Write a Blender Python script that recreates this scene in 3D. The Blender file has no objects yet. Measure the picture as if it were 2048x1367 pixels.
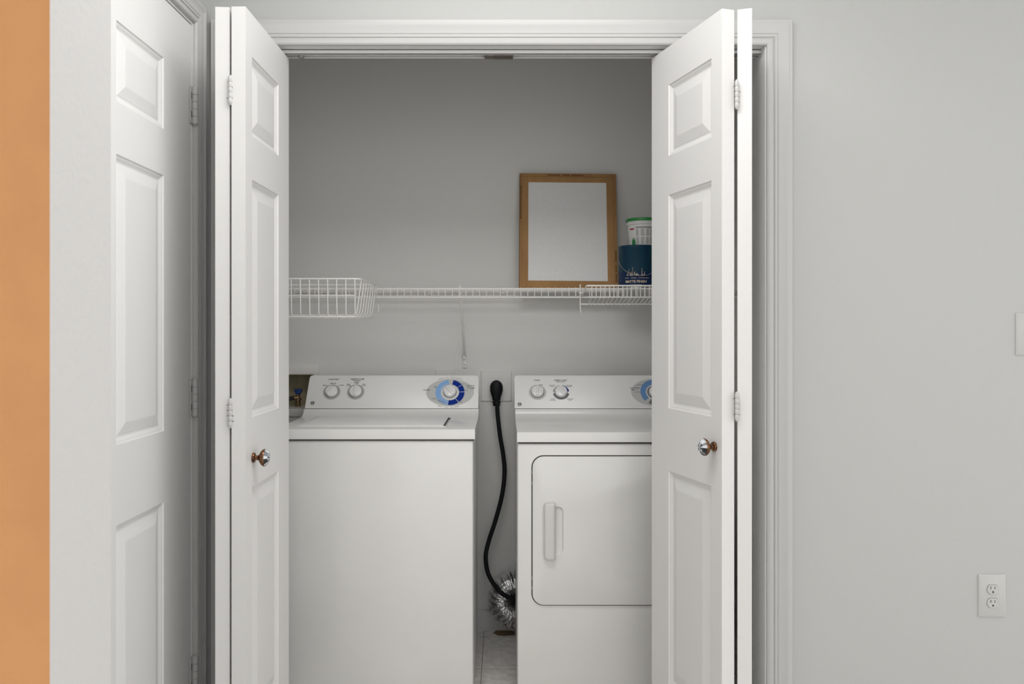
import bpy, bmesh, math, random
from mathutils import Vector, Matrix
random.seed(7)
S = bpy.context.scene
C = bpy.context.collection
PI = math.pi
R = math.radians

# ------------------------------------------------------------------ camera, world, lights, exposure
F = 1600.0; CAMH = 1.225; VX, VY = 1006.0, 660.0
cam = bpy.data.cameras.new('camera'); co = bpy.data.objects.new('camera', cam); C.objects.link(co)
co.location = (0, 0, CAMH); co.rotation_euler = (R(90), 0, 0)
cam.sensor_width = 36; cam.lens = F / 2048 * 36
cam.shift_x = (1024 - VX) / 2048; cam.shift_y = -(683.5 - VY) / 2048
cam.clip_start = 0.05
cam.dof.use_dof = True; cam.dof.focus_distance = 2.7; cam.dof.aperture_fstop = 11
S.camera = co

w = bpy.data.worlds.new('world'); S.world = w; w.use_nodes = True
w.node_tree.nodes['Background'].inputs[0].default_value = (1.0, 0.995, 0.985, 1)
w.node_tree.nodes['Background'].inputs[1].default_value = 1.3

def area(name, loc, rot, sx, sy, power, col=(1, 1, 1)):
    l = bpy.data.lights.new(name, 'AREA'); l.shape = 'RECTANGLE'; l.size = sx; l.size_y = sy
    l.energy = power; l.color = col
    o = bpy.data.objects.new(name, l); C.objects.link(o); o.location = loc; o.rotation_euler = rot
    return o
area('ceiling_light', (0.0, 1.50, 2.47), (0, 0, 0), 1.05, .6, 13.5, (1.0, 0.99, 0.975))
area('front_fill_light', (0.6, -2.6, 1.7), (R(88), 0, R(8)), 2.6, 1.5, 4, (0.97, 0.985, 1.0))  # unseen fill lamp added behind the camera to brighten front faces

vs = S.view_settings
S.display_settings.display_device = 'sRGB'
vs.view_transform = 'Standard'; vs.look = 'None'; vs.gamma = 1; vs.use_curve_mapping = False
vs.exposure = 0.19

# ------------------------------------------------------------------ materials
def new_mat(name, col, rough=0.5, metal=0.0, spec=0.5, coat=0.0):
    m = bpy.data.materials.new(name); m.use_nodes = True
    b = m.node_tree.nodes['Principled BSDF']
    b.inputs['Base Color'].default_value = (*col, 1); b.inputs['Roughness'].default_value = rough
    b.inputs['Metallic'].default_value = metal; b.inputs['Specular IOR Level'].default_value = spec
    b.inputs['Coat Weight'].default_value = coat
    return m
def bump(m, scale, strength, dist=0.002, detail=3, stretch=None, kind='noise'):
    nt = m.node_tree; b = nt.nodes['Principled BSDF']
    tc = nt.nodes.new('ShaderNodeNewGeometry'); mp = nt.nodes.new('ShaderNodeMapping')
    if stretch: mp.inputs['Scale'].default_value = stretch
    n = nt.nodes.new('ShaderNodeTexNoise'); n.inputs['Scale'].default_value = scale; n.inputs['Detail'].default_value = detail
    bp = nt.nodes.new('ShaderNodeBump'); bp.inputs['Strength'].default_value = strength; bp.inputs['Distance'].default_value = dist
    nt.links.new(tc.outputs['Position'], mp.inputs[0]); nt.links.new(mp.outputs[0], n.inputs['Vector'])
    nt.links.new(n.outputs['Fac'], bp.inputs['Height']); nt.links.new(bp.outputs[0], b.inputs['Normal'])
    return m
def mottled(m, c1, c2, scale, detail=4, stretch=None):
    nt = m.node_tree; b = nt.nodes['Principled BSDF']
    tc = nt.nodes.new('ShaderNodeNewGeometry'); mp = nt.nodes.new('ShaderNodeMapping')
    if stretch: mp.inputs['Scale'].default_value = stretch
    n = nt.nodes.new('ShaderNodeTexNoise'); n.inputs['Scale'].default_value = scale; n.inputs['Detail'].default_value = detail
    r = nt.nodes.new('ShaderNodeValToRGB'); r.color_ramp.elements[0].position = .35; r.color_ramp.elements[1].position = .65
    r.color_ramp.elements[0].color = (*c1, 1); r.color_ramp.elements[1].color = (*c2, 1)
    nt.links.new(tc.outputs['Position'], mp.inputs[0]); nt.links.new(mp.outputs[0], n.inputs['Vector'])
    nt.links.new(n.outputs['Fac'], r.inputs[0]); nt.links.new(r.outputs[0], b.inputs['Base Color'])
    return m
M = {}
M['wall'] = bump(new_mat('wall_paint', (.49, .495, .485), .6, spec=.35), 170, .22, .0012, 2)
M['nearwall'] = bump(new_mat('wall_paint_reveal', (.64, .635, .625), .6, spec=.35), 120, .35, .002, 2)
M['closet'] = bump(new_mat('closet_paint', (.72, .72, .70), .55, spec=.4), 150, .22, .0012, 2)  # likely the front wall's paint, colour lightened to offset the closet's shade
M['orange'] = bump(mottled(new_mat('orange_paint', (.6, .29, .1), .7, spec=.3), (.56, .275, .112), (.60, .30, .125), 14), 110, .4, .002, 2)
M['ceiling'] = new_mat('ceiling_paint', (.88, .88, .87), .7)
M['trim'] = bump(new_mat('trim_paint', (.52, .52, .51), .38), 60, .05, .001)  # casing colour darkened to offset the strong light falling on it
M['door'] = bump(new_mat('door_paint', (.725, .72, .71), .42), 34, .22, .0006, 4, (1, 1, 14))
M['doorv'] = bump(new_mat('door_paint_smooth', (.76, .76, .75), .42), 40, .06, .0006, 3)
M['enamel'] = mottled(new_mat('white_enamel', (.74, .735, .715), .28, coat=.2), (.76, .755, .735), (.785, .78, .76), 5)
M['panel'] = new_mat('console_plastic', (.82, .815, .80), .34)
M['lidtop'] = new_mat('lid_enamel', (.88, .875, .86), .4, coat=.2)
M['whiteplastic'] = new_mat('white_plastic', (.66, .655, .64), .35)
M['plateplastic'] = new_mat('wall_plate_plastic', (.52, .52, .505), .35)
M['dialplastic'] = new_mat('dial_plastic', (.8, .8, .79), .25)
M['skirt'] = new_mat('printed_light_grey', (.45, .45, .44), .4)
M['palegrey'] = new_mat('printed_pale_grey', (.54, .545, .535), .4)
M['black'] = new_mat('black_print', (.03, .03, .03), .5)
M['greyprint'] = new_mat('grey_print', (.16, .16, .165), .5)
M['lightblue'] = new_mat('light_blue_print', (.22, .42, .74), .4)
M['midblue'] = new_mat('mid_blue_print', (.13, .27, .52), .4)
M['darkblue'] = new_mat('dark_blue_print', (.0, .025, .25), .5, spec=.15)
M['slot'] = new_mat('dark_gap', (.06, .06, .06), .8)
M['rubber'] = new_mat('black_rubber', (.005, .006, .008), .55, spec=.25)
M['wire'] = new_mat('white_vinyl_coated_wire', (.78, .77, .74), .35)
M['bracketpaint'] = new_mat('wall_tinted_bracket_paint', (.74, .735, .715), .5)
M['card'] = bump(mottled(new_mat('brown_cardboard', (.3, .17, .07), .8), (.35, .19, .072), (.43, .24, .095), 18, 4, (1, 1, .3)), 260, .15, .001)
M['cardedge'] = new_mat('cardboard_fold', (.22, .11, .04), .85)
M['cardprint'] = new_mat('cardboard_print', (.13, .055, .02), .85)
M['navy'] = mottled(new_mat('navy_can_label', (.01, .03, .09), .45, spec=.2), (.006, .022, .09), (.008, .028, .08), 20)
M['teal'] = mottled(new_mat('teal_can_label', (.01, .06, .1), .45, spec=.2), (.005, .034, .068), (.008, .048, .08), 30, 4, (1, 1, .2))
M['gold'] = new_mat('pale_gold_print', (.72, .6, .42), .5)
M['steel'] = new_mat('steel_wire', (.55, .55, .55), .3, metal=1)
M['tub'] = new_mat('white_tub_plastic', (.72, .72, .70), .4)
M['green'] = new_mat('green_lid_plastic', (.02, .24, .05), .4)
M['greenprint'] = new_mat('green_print', (.02, .25, .06), .5)
M['redprint'] = new_mat('red_print', (.35, .02, .03), .5)
M['copper'] = mottled(new_mat('aged_copper', (.3, .1, .04), .3, metal=.85), (.07, .035, .02), (.27, .13, .065), 160)
M['pearl'] = new_mat('pearl_inlay', (.7, .72, .76), .2)
M['grey'] = new_mat('grey_inlay', (.22, .24, .27), .2)
M['ink'] = new_mat('dark_inlay', (.025, .025, .03), .2)
M['tan'] = mottled(new_mat('yellowed_box_plastic', (.35, .3, .19), .6), (.3, .26, .165), (.42, .36, .24), 14)
M['boxframe'] = new_mat('outlet_box_frame', (.74, .73, .70), .5)
M['brass'] = new_mat('dull_brass', (.32, .22, .13), .35, metal=.9)
M['blue'] = new_mat('blue_valve_handle', (.005, .045, .2), .4)
M['hose'] = new_mat('dark_grey_hose', (.045, .045, .042), .5)
M['void'] = new_mat('dark_interior', (.02, .022, .02), .9)
M['chip'] = new_mat('exposed_hinge_metal', (.16, .14, .12), .5, metal=.6)

m = new_mat('aluminium_foil', (.82, .82, .82), .2, metal=1.0); bump(m, 95, .7, .005, 3); M['foil'] = m

m = bump(new_mat('filter_mesh', (.6, .61, .6), .9), 500, .4, .001); M['media'] = m
nt = m.node_tree; g = nt.nodes.new('ShaderNodeNewGeometry')
br = nt.nodes.new('ShaderNodeTexBrick'); br.offset = 0; br.inputs['Scale'].default_value = 1
br.inputs['Brick Width'].default_value = .0052; br.inputs['Row Height'].default_value = .0052; br.inputs['Mortar Size'].default_value = .0007
br.inputs['Mortar Smooth'].default_value = .6
br.inputs['Color1'].default_value = (.74, .745, .74, 1); br.inputs['Color2'].default_value = (.78, .785, .78, 1); br.inputs['Mortar'].default_value = (.86, .865, .86, 1)
sx = nt.nodes.new('ShaderNodeSeparateXYZ'); cx = nt.nodes.new('ShaderNodeCombineXYZ')
nt.links.new(g.outputs['Position'], sx.inputs[0]); nt.links.new(sx.outputs[0], cx.inputs[0]); nt.links.new(sx.outputs[2], cx.inputs[1])
nt.links.new(cx.outputs[0], br.inputs['Vector']); nt.links.new(br.outputs['Color'], nt.nodes['Principled BSDF'].inputs['Base Color'])

# vinyl tile floor, square tiles, with a brown patch by the back wall
m = new_mat('vinyl_tile', (.5, .5, .48), .45); M['floor'] = m; nt = m.node_tree
g = nt.nodes.new('ShaderNodeNewGeometry'); mp = nt.nodes.new('ShaderNodeMapping'); mp.inputs['Location'].default_value = (.077 + 3.02, -3.197 + 6.04, 0)
br = nt.nodes.new('ShaderNodeTexBrick'); br.offset = 0; br.inputs['Scale'].default_value = 1
br.inputs['Brick Width'].default_value = .302; br.inputs['Row Height'].default_value = .302; br.inputs['Mortar Size'].default_value = .0013
br.inputs['Mortar'].default_value = (.16, .155, .145, 1)
ns = nt.nodes.new('ShaderNodeTexNoise'); ns.inputs['Scale'].default_value = 35; ns.inputs['Detail'].default_value = 8
rp = nt.nodes.new('ShaderNodeValToRGB'); rp.color_ramp.elements[0].color = (.6, .58, .555, 1); rp.color_ramp.elements[1].color = (.76, .74, .71, 1)
rp.color_ramp.elements[0].position = .35; rp.color_ramp.elements[1].position = .65
nt.links.new(g.outputs['Position'], mp.inputs[0]); nt.links.new(mp.outputs[0], br.inputs['Vector'])
nt.links.new(g.outputs['Position'], ns.inputs['Vector']); nt.links.new(ns.outputs['Fac'], rp.inputs[0])
nt.links.new(rp.outputs[0], br.inputs['Color1']); nt.links.new(rp.outputs[0], br.inputs['Color2'])
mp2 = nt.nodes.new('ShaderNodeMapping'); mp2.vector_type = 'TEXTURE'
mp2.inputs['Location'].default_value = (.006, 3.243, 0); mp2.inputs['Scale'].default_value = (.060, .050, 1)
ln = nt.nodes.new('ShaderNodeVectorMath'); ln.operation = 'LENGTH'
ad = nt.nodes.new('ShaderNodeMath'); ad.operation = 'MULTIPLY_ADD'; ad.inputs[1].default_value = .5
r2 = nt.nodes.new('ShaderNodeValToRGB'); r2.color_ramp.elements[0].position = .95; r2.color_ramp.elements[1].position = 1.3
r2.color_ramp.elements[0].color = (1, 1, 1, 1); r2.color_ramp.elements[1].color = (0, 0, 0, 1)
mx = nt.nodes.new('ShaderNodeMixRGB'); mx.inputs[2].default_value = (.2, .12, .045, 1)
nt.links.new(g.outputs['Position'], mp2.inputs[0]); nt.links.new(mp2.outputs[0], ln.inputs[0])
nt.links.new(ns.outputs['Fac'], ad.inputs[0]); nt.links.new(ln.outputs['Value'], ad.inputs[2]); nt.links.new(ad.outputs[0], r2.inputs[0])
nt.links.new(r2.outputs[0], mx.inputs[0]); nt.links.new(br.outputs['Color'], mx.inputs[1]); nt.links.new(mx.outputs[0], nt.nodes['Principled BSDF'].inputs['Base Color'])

# ------------------------------------------------------------------ helpers
def P(px, py, Y):            # reading a measurement off the photograph's perspective: point at depth Y
    return Vector(((px - VX) * Y / F, Y, CAMH - (py - VY) * Y / F))
def link_obj(name, bm, mats, smooth=35):
    me = bpy.data.meshes.new(name); bmesh.ops.recalc_face_normals(bm, faces=bm.faces) if smooth != 'keep' else None
    bm.to_mesh(me); bm.free()
    if not isinstance(mats, (list, tuple)): mats = [mats]
    for m_ in mats: me.materials.append(M[m_])
    if smooth and smooth != 'keep':
        for p in me.polygons: p.use_smooth = True
        me.set_sharp_from_angle(angle=R(smooth))
    o = bpy.data.objects.new(name, me); C.objects.link(o)
    return o
def tag(o, label, cat, group=None, kind=None):
    o['label'] = label; o['category'] = cat
    if group: o['group'] = group
    if kind: o['kind'] = kind
    return o
def empty(name, loc):
    o = bpy.data.objects.new(name, None); C.objects.link(o); o.location = loc; o.empty_display_size = .05
    return o
ROOT = {}
def part(name, bm, mats, parent, smooth=35, label=None):
    r = parent
    while r.parent: r = r.parent
    bmesh.ops.translate(bm, verts=bm.verts, vec=-Vector(r.location))
    o = link_obj(name, bm, mats, smooth); o.parent = parent
    if label: o['label'] = label
    return o
def solo(name, bm, mats, smooth=35):
    xs = [v.co.x for v in bm.verts]; ys = [v.co.y for v in bm.verts]; zs = [v.co.z for v in bm.verts]
    c = Vector(((min(xs) + max(xs)) / 2, (min(ys) + max(ys)) / 2, min(zs)))
    bmesh.ops.translate(bm, verts=bm.verts, vec=-c)
    o = link_obj(name, bm, mats, smooth); o.location = c
    return o
def struct(name, bm, mats, label, cat, smooth=35):
    return tag(solo(name, bm, mats, smooth), label, cat, kind='structure')
def B(): return bmesh.new()
def box(bm, x0, x1, y0, y1, z0, z1, bev=0, seg=2, mi=0, mat=None):
    t = bmesh.new()
    vs_ = [t.verts.new((x, y, z)) for x in (x0, x1) for y in (y0, y1) for z in (z0, z1)]
    for f in ((0, 1, 3, 2), (4, 6, 7, 5), (0, 4, 5, 1), (2, 3, 7, 6), (0, 2, 6, 4), (1, 5, 7, 3)):
        t.faces.new([vs_[i] for i in f])
    if bev: bmesh.ops.bevel(t, geom=t.edges[:], offset=bev, segments=seg, profile=.5, affect='EDGES')
    if mat is not None: bmesh.ops.transform(t, matrix=mat, verts=t.verts)
    merge(bm, t, mi)
def merge(bm, t, mi=None):
    bmesh.ops.recalc_face_normals(t, faces=t.faces)
    mp_ = {}
    for v in t.verts: mp_[v] = bm.verts.new(v.co)
    for f in t.faces:
        try: nf = bm.faces.new([mp_[v] for v in f.verts])
        except ValueError: continue
        nf.material_index = f.material_index if mi is None else mi
    t.free()
def tube(bm, pts, r, seg=8, mi=0, closed=False, caps=True):
    pts = [Vector(p) for p in pts]; n = len(pts); t = bmesh.new()
    rr = r if isinstance(r, (list, tuple)) else [r] * n
    tang = []
    for i in range(n):
        if closed: d = pts[(i + 1) % n] - pts[i - 1]
        else: d = pts[min(i + 1, n - 1)] - pts[max(i - 1, 0)]
        tang.append(d.normalized())
    a = Vector((0, 0, 1)) if abs(tang[0].z) < .9 else Vector((1, 0, 0))
    u = tang[0].cross(a).normalized(); rings = []
    for i in range(n):
        u = (u - tang[i] * u.dot(tang[i])).normalized(); v = tang[i].cross(u)
        rings.append([t.verts.new(pts[i] + (u * math.cos(2 * PI * k / seg) + v * math.sin(2 * PI * k / seg)) * rr[i]) for k in range(seg)])
    for i in range(n if closed else n - 1):
        A, D = rings[i], rings[(i + 1) % n]
        for k in range(seg): t.faces.new((A[k], A[(k + 1) % seg], D[(k + 1) % seg], D[k]))
    if not closed and caps: t.faces.new(rings[0]); t.faces.new(rings[-1])
    merge(bm, t, mi)
def fillet(pts, r, n=5):
    pts = [Vector(p) for p in pts]; out = [pts[0]]
    for i in range(1, len(pts) - 1):
        a, b, c = pts[i - 1], pts[i], pts[i + 1]
        q = min(r, (a - b).length * .49, (c - b).length * .49)
        p0 = b + (a - b).normalized() * q; p1 = b + (c - b).normalized() * q
        for k in range(n + 1):
            s = k / n; out.append(p0 * (1 - s) ** 2 + b * 2 * s * (1 - s) + p1 * s * s)
    out.append(pts[-1]); return out
def spline(pts, n=8):
    pts = [Vector(p) for p in pts]; q = [pts[0]] + pts + [pts[-1]]; out = []
    for i in range(1, len(q) - 2):
        for k in range(n):
            t = k / n; a, b, c, d = q[i - 1], q[i], q[i + 1], q[i + 2]
            out.append(.5 * ((2 * b) + (c - a) * t + (2 * a - 5 * b + 4 * c - d) * t * t + (3 * b - a - 3 * c + d) * t ** 3))
    out.append(pts[-1]); return out
def lathe(bm, prof, mat=None, seg=32, mi=0, cap=True):       # prof (r, z) around local z
    t = bmesh.new(); rings = []
    for r, z in prof:
        rings.append([t.verts.new((r * math.cos(2 * PI * k / seg), r * math.sin(2 * PI * k / seg), z)) for k in range(seg)])
    for i in range(len(rings) - 1):
        for k in range(seg): t.faces.new((rings[i][k], rings[i][(k + 1) % seg], rings[i + 1][(k + 1) % seg], rings[i + 1][k]))
    if cap: t.faces.new(rings[0]); t.faces.new(rings[-1])
    if mat is not None: bmesh.ops.transform(t, matrix=mat, verts=t.verts)
    merge(bm, t, mi)
def extrude_x(bm, prof, x0, x1, bev=0, seg=3, mi=0):          # prof (y, z)
    t = bmesh.new(); a = [t.verts.new((x0, y, z)) for y, z in prof]; b = [t.verts.new((x1, y, z)) for y, z in prof]
    n = len(prof)
    fa = t.faces.new(a); fb = t.faces.new(b[::-1])
    for i in range(n): t.faces.new((a[i], b[i], b[(i + 1) % n], a[(i + 1) % n]))
    if bev: bmesh.ops.bevel(t, geom=[e for e in t.edges if e.calc_face_angle(0) > R(30)], offset=bev, segments=seg, profile=.5, affect='EDGES')
    merge(bm, t, mi)
def annulus(bm, r0, r1, a0, a1, mat, z=0, ry=1.0, mi=0, n=40):
    k = max(3, int(n * abs(a1 - a0) / 360)); t = bmesh.new(); A = []; D = []
    for i in range(k + 1):
        a = R(a0 + (a1 - a0) * i / k)
        D.append(t.verts.new((r1 * math.cos(a), r1 * ry * math.sin(a), z)))
        if r0: A.append(t.verts.new((r0 * math.cos(a), r0 * ry * math.sin(a), z)))
    if r0:
        for i in range(k): t.faces.new((A[i], D[i], D[i + 1], A[i + 1]))
    else:
        c = t.verts.new((0, 0, z))
        for i in range(k): t.faces.new((c, D[i], D[i + 1]))
    bmesh.ops.transform(t, matrix=mat, verts=t.verts)
    mp_ = {v: bm.verts.new(v.co) for v in t.verts}
    for f in t.faces: bm.faces.new([mp_[v] for v in f.verts]).material_index = mi
    t.free()
def text(bm, body, size, mat, mi=0, align='CENTER', shear=0, wide=1.0, bold=0.0):
    cu = bpy.data.curves.new('t', 'FONT'); cu.body = body; cu.size = size; cu.align_x = align; cu.align_y = 'CENTER'; cu.shear = shear
    cu.offset = bold; cu.resolution_u = 2; cu.extrude = .00005
    o = bpy.data.objects.new('t', cu); C.objects.link(o)
    me = bpy.data.meshes.new_from_object(o)
    t = bmesh.new(); t.from_mesh(me)
    bmesh.ops.transform(t, matrix=mat @ Matrix.Diagonal((wide, 1, 1, 1)), verts=t.verts)
    mp_ = {v: bm.verts.new(v.co) for v in t.verts}
    for f in t.faces:
        try: bm.faces.new([mp_[v] for v in f.verts]).material_index = mi
        except ValueError: pass
    t.free(); bpy.data.objects.remove(o); bpy.data.meshes.remove(me); bpy.data.curves.remove(cu)
def rrect(x0, x1, z0, z1, r, n=6):
    out = []
    for cx_, cz_, a in ((x1 - r, z1 - r, 0), (x0 + r, z1 - r, 90), (x0 + r, z0 + r, 180), (x1 - r, z0 + r, 270)):
        for k in range(n + 1):
            t = R(a + 90 * k / n); out.append((cx_ + r * math.cos(t), cz_ + r * math.sin(t)))
    return out
def slab_xz(bm, outline, y0, y1, mi=0, bev=0):                # outline in x,z; y0 is the front
    t = bmesh.new(); n = len(outline)
    a = [t.verts.new((x, y0, z)) for x, z in outline]; b = [t.verts.new((x, y1, z)) for x, z in outline]
    fa = t.faces.new(a); t.faces.new(b[::-1])
    for i in range(n): t.faces.new((a[i], b[i], b[(i + 1) % n], a[(i + 1) % n]))
    if bev: bmesh.ops.bevel(t, geom=list(fa.edges), offset=bev, segments=3, profile=.5, affect='EDGES')
    merge(bm, t, mi)

# ------------------------------------------------------------------ setting
YW = 2.32; YB = 2.435; YC = 3.28            # front wall face, its back, closet back wall
XL, XR = -.768, .760                        # jamb faces of the closet opening
b = B(); box(b, -1.2, XL - .018, YW, YB, 0, 2.5); box(b, XR + .018, 3.2, YW, YB, 0, 2.5); box(b, XL - .018, XR + .018, YW, YB, 2.07, 2.5)
struct('wall_front', b, 'wall', 'light grey painted wall around the laundry closet opening', 'wall')
bx0, bx1, bz0, bz1 = -.965, -.775, .905, 1.044      # recess for the washer outlet box
b = B(); box(b, -1.2, bx0, YC, 3.4, 0, 2.5); box(b, bx1, 1.2, YC, 3.4, 0, 2.5); box(b, bx0, bx1, YC, 3.4, 0, bz0); box(b, bx0, bx1, YC, 3.4, bz1, 2.5)
struct('wall_back', b, 'closet', 'grey painted back wall of the laundry closet', 'wall')
b = B(); box(b, -1.2, -1.03, YB, YC, 0, 2.5); struct('wall_closet_left', b, 'closet', 'left side wall inside the laundry closet', 'wall')
b = B(); box(b, .98, 1.2, YB, YC, 0, 2.5); struct('wall_closet_right', b, 'closet', 'right side wall inside the laundry closet', 'wall')
LX = -.87
b = B(); box(b, LX - .115, LX, 2.247 + .015, YW, 0, 2.5); box(b, LX - .115, LX, .965, 1.30, 0, 2.5); box(b, LX - .115, LX, 1.30, 2.262, 2.10, 2.5)
struct('wall_left', b, 'wall', 'white side wall holding the panelled passage door', 'wall')
b = B(); box(b, -4, -.473, .835, .965, 0, 2.5, mi=1)
for f in b.faces:
    n = f.calc_center_median()
    if n.y < .836: f.material_index = 0
struct('wall_near_left', b, ['orange', 'nearwall'], 'orange wall with a white end face at the left edge', 'wall', smooth=None)
b = B(); box(b, -4, 3.2, -3, 3.4, -.1, 0); struct('floor', b, 'floor', 'grey square vinyl tile floor', 'floor')
b = B(); box(b, -4, 3.2, -3, 3.4, 2.5, 2.6); struct('ceiling', b, 'ceiling', 'white painted ceiling above the doors', 'ceiling')
b = B(); extrude_x(b, [(YC, 0), (YC - .013, 0), (YC - .013, .066), (YC - .009, .074), (YC - .005, .08), (YC, .083)], -1.03, .98)
struct('baseboard_back', b, 'trim', 'white baseboard on the closet back wall', 'baseboard')

# moulded casing: profile as (distance from inner edge, projection)
CAS = [(0, 0), (0, .007), (.002, .010), (.006, .0125), (.012, .0135), (.0165, .0115), (.0185, .0080), (.0205, .0080), (.0225, .0115), (.0285, .0125), (.0305, .0105), (.0325, .0125), (.040, .0135), (.052, .0170), (.0565, .0190), (.0600, .0190), (.0612, .0165), (.0700, .0160), (.0715, .0145), (.0715, 0)]
def casing(bm, path, out, face):
    # path: inner-edge polyline; out: per-point outward mitre vectors; face: projection direction
    t = bmesh.new(); rings = []
    for p, o_ in zip(path, out): rings.append([t.verts.new(Vector(p) + Vector(o_) * d + Vector(face) * h) for d, h in CAS])
    for i in range(len(rings) - 1):
        for k in range(len(CAS)): t.faces.new((rings[i][k], rings[i][(k + 1) % len(CAS)], rings[i + 1][(k + 1) % len(CAS)], rings[i + 1][k]))
    t.faces.new(rings[0]); t.faces.new(rings[-1]); merge(bm, t)
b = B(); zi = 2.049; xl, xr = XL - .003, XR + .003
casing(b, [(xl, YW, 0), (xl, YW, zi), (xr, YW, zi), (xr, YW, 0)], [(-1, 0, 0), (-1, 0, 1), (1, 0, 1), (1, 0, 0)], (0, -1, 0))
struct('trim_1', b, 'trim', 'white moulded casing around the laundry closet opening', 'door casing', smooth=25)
b = B(); box(b, XL - .018, XL, YW, YB, 0, 2.07); box(b, XR, XR + .018, YW, YB, 0, 2.07); box(b, XL, XR, YW, YB, 2.052, 2.07)
struct('trim_2', b, 'doorv', 'white jamb lining the sides and head of the closet opening', 'door jamb')  # casing's paint in a lighter colour, offsetting the shade inside the opening
# folding door track in the head
tr = empty('trim_3', (0, 2.378, 2.038)); tag(tr, 'white metal folding door track under the closet head', 'door track', kind='structure')
b = B()
for y0, y1 in ((2.357, 2.359), (2.397, 2.399)): box(b, XL, XR, y0, y1, 2.038, 2.052)
box(b, XL, XR, 2.357, 2.399, 2.050, 2.052); box(b, XL, XR, 2.357, 2.366, 2.038, 2.0395); box(b, XL, XR, 2.390, 2.399, 2.038, 2.0395)
part('track_channel', b, 'doorv', tr)
b = B(); box(b, -.055, .03, 2.365, 2.392, 2.0355, 2.049, .002)
for k in range(17): box(b, -.026 + k * .0033, -.0245 + k * .0033, 2.3635, 2.394, 2.033, 2.04)
part('centre_snubber', b, 'chip', tr, label='dark ribbed metal snubber')
for x in (-.60, .455):
    b = B(); lathe(b, [(.009, 0), (.009, .005), (.004, .006), (.004, .012)], Matrix.Translation((x, 2.378, 2.034)), 12); part('guide_roller', b, 'steel', tr)

# ------------------------------------------------------------------ panelled door slab (local: u width, y thickness front at 0, z height)
PR = [(0, 0), (.003, .0035), (.007, .0045), (.010, .0065), (.014, .0085), (.018, .0085), (.020, .0075), (.044, .0015), (.047, .001)]
def slab(W, H, T, panels, u_flip=False, round_front=.002):
    """panels: list of (u0,u1,z0,z1). Both faces carry the moulded panels."""
    t = bmesh.new()
    us = sorted({0, W} | {p[0] for p in panels} | {p[1] for p in panels}); zs = sorted({0, H} | {p[2] for p in panels} | {p[3] for p in panels})
    for side in (0, 1):
        yb = 0 if side == 0 else T; sg = 1 if side == 0 else -1
        V = {}
        def vv(u, z, d=0):
            k = (round(u, 5), round(z, 5), round(d, 5))
            if k not in V: V[k] = t.verts.new((u, yb + sg * d, z))
            return V[k]
        for i in range(len(us) - 1):
            for j in range(len(zs) - 1):
                u0, u1, z0, z1 = us[i], us[i + 1], zs[j], zs[j + 1]
                if any(abs(p[0] - u0) < 1e-6 and abs(p[2] - z0) < 1e-6 for p in panels):
                    prev = None
                    for o_, d in PR:
                        cur = [vv(u0 + o_, z0 + o_, d), vv(u1 - o_, z0 + o_, d), vv(u1 - o_, z1 - o_, d), vv(u0 + o_, z1 - o_, d)]
                        if prev:
                            for k in range(4): t.faces.new((prev[k], prev[(k + 1) % 4], cur[(k + 1) % 4], cur[k]))
                        prev = cur
                    t.faces.new(prev)
                else: t.faces.new((vv(u0, z0), vv(u1, z0), vv(u1, z1), vv(u0, z1)))
    # edges all round
    for (a, c) in (((0, 0), (W, 0)), ((W, 0), (W, H)), ((W, H), (0, H)), ((0, H), (0, 0))):
        q = [t.verts.new((a[0], 0, a[1])), t.verts.new((c[0], 0, c[1])), t.verts.new((c[0], T, c[1])), t.verts.new((a[0], T, a[1]))]
        t.faces.new(q)
    bmesh.ops.remove_doubles(t, verts=t.verts, dist=1e-5)
    bmesh.ops.recalc_face_normals(t, faces=t.faces)
    return t

# passage door in the left wall, closed
DZ0 = .012; DT = 2.077
PY0, PY1 = 1.318, 2.234
d1 = empty('door_1', (LX, 2.234, 0)); tag(d1, 'closed white six-panel passage door with hinges beside the closet', 'door', kind='structure')
W = PY1 - PY0
pan = []
for u0, u1 in ((.177, .430), (.486, .739)):
    for z0, z1 in ((.22, .784), (.966, 1.623), (1.742, 1.925)): pan.append((u0, u1, z0 - DZ0, z1 - DZ0))
t = slab(W, DT - DZ0, .035, pan)
# local u -> -Y from the hinge edge, y thickness -> -X
mt = Matrix(((0, -1, 0, LX - .002), (-1, 0, 0, PY1), (0, 0, 1, DZ0), (0, 0, 0, 1)))
bmesh.ops.transform(t, matrix=mt, verts=t.verts); leaf = part('door_leaf', t, 'doorv', d1, smooth=None)
def barrel_hinge(parent, x, y, zc, h, r, name='hinge', caps=0, leaf=None):
    b = B(); n = 5
    for k in range(n):
        z0 = zc - h / 2 + h * k / n; lathe(b, [(r * .9, 0), (r, .001), (r, h / n - .0012), (r * .9, h / n - .0004)], Matrix.Translation((x, y, z0)), 14)
    lathe(b, [(r * .5, 0), (r * .75, .002), (r * .75, h + .006), (r * .45, h + .008)], Matrix.Translation((x, y, zc - h / 2 - .004)), 12)
    if leaf: box(b, *leaf, zc - h / 2, zc + h / 2, .0006)
    o = part(name, b, 'trim', parent)
    return o
for zc in (1.853, 1.036, .262):
    h = barrel_hinge(d1, LX + .007, 2.2415, zc, .102, .0085, leaf=(LX - .001, LX + .0022, 2.222, 2.245))
    b = B()
    for dz in (-.026, .026): box(b, LX + .0022, LX + .0027, 2.2265, 2.232, zc + dz - .009, zc + dz + .009)
    part('screw_slot', b, 'greyprint', h)
b = B(); box(b, LX - .1, LX, 2.237, 2.262, 0, 2.10); box(b, LX - .1, LX, 1.30, 1.315, 0, 2.10); box(b, LX - .1, LX, 1.315, 2.237, 2.080, 2.10)
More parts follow.
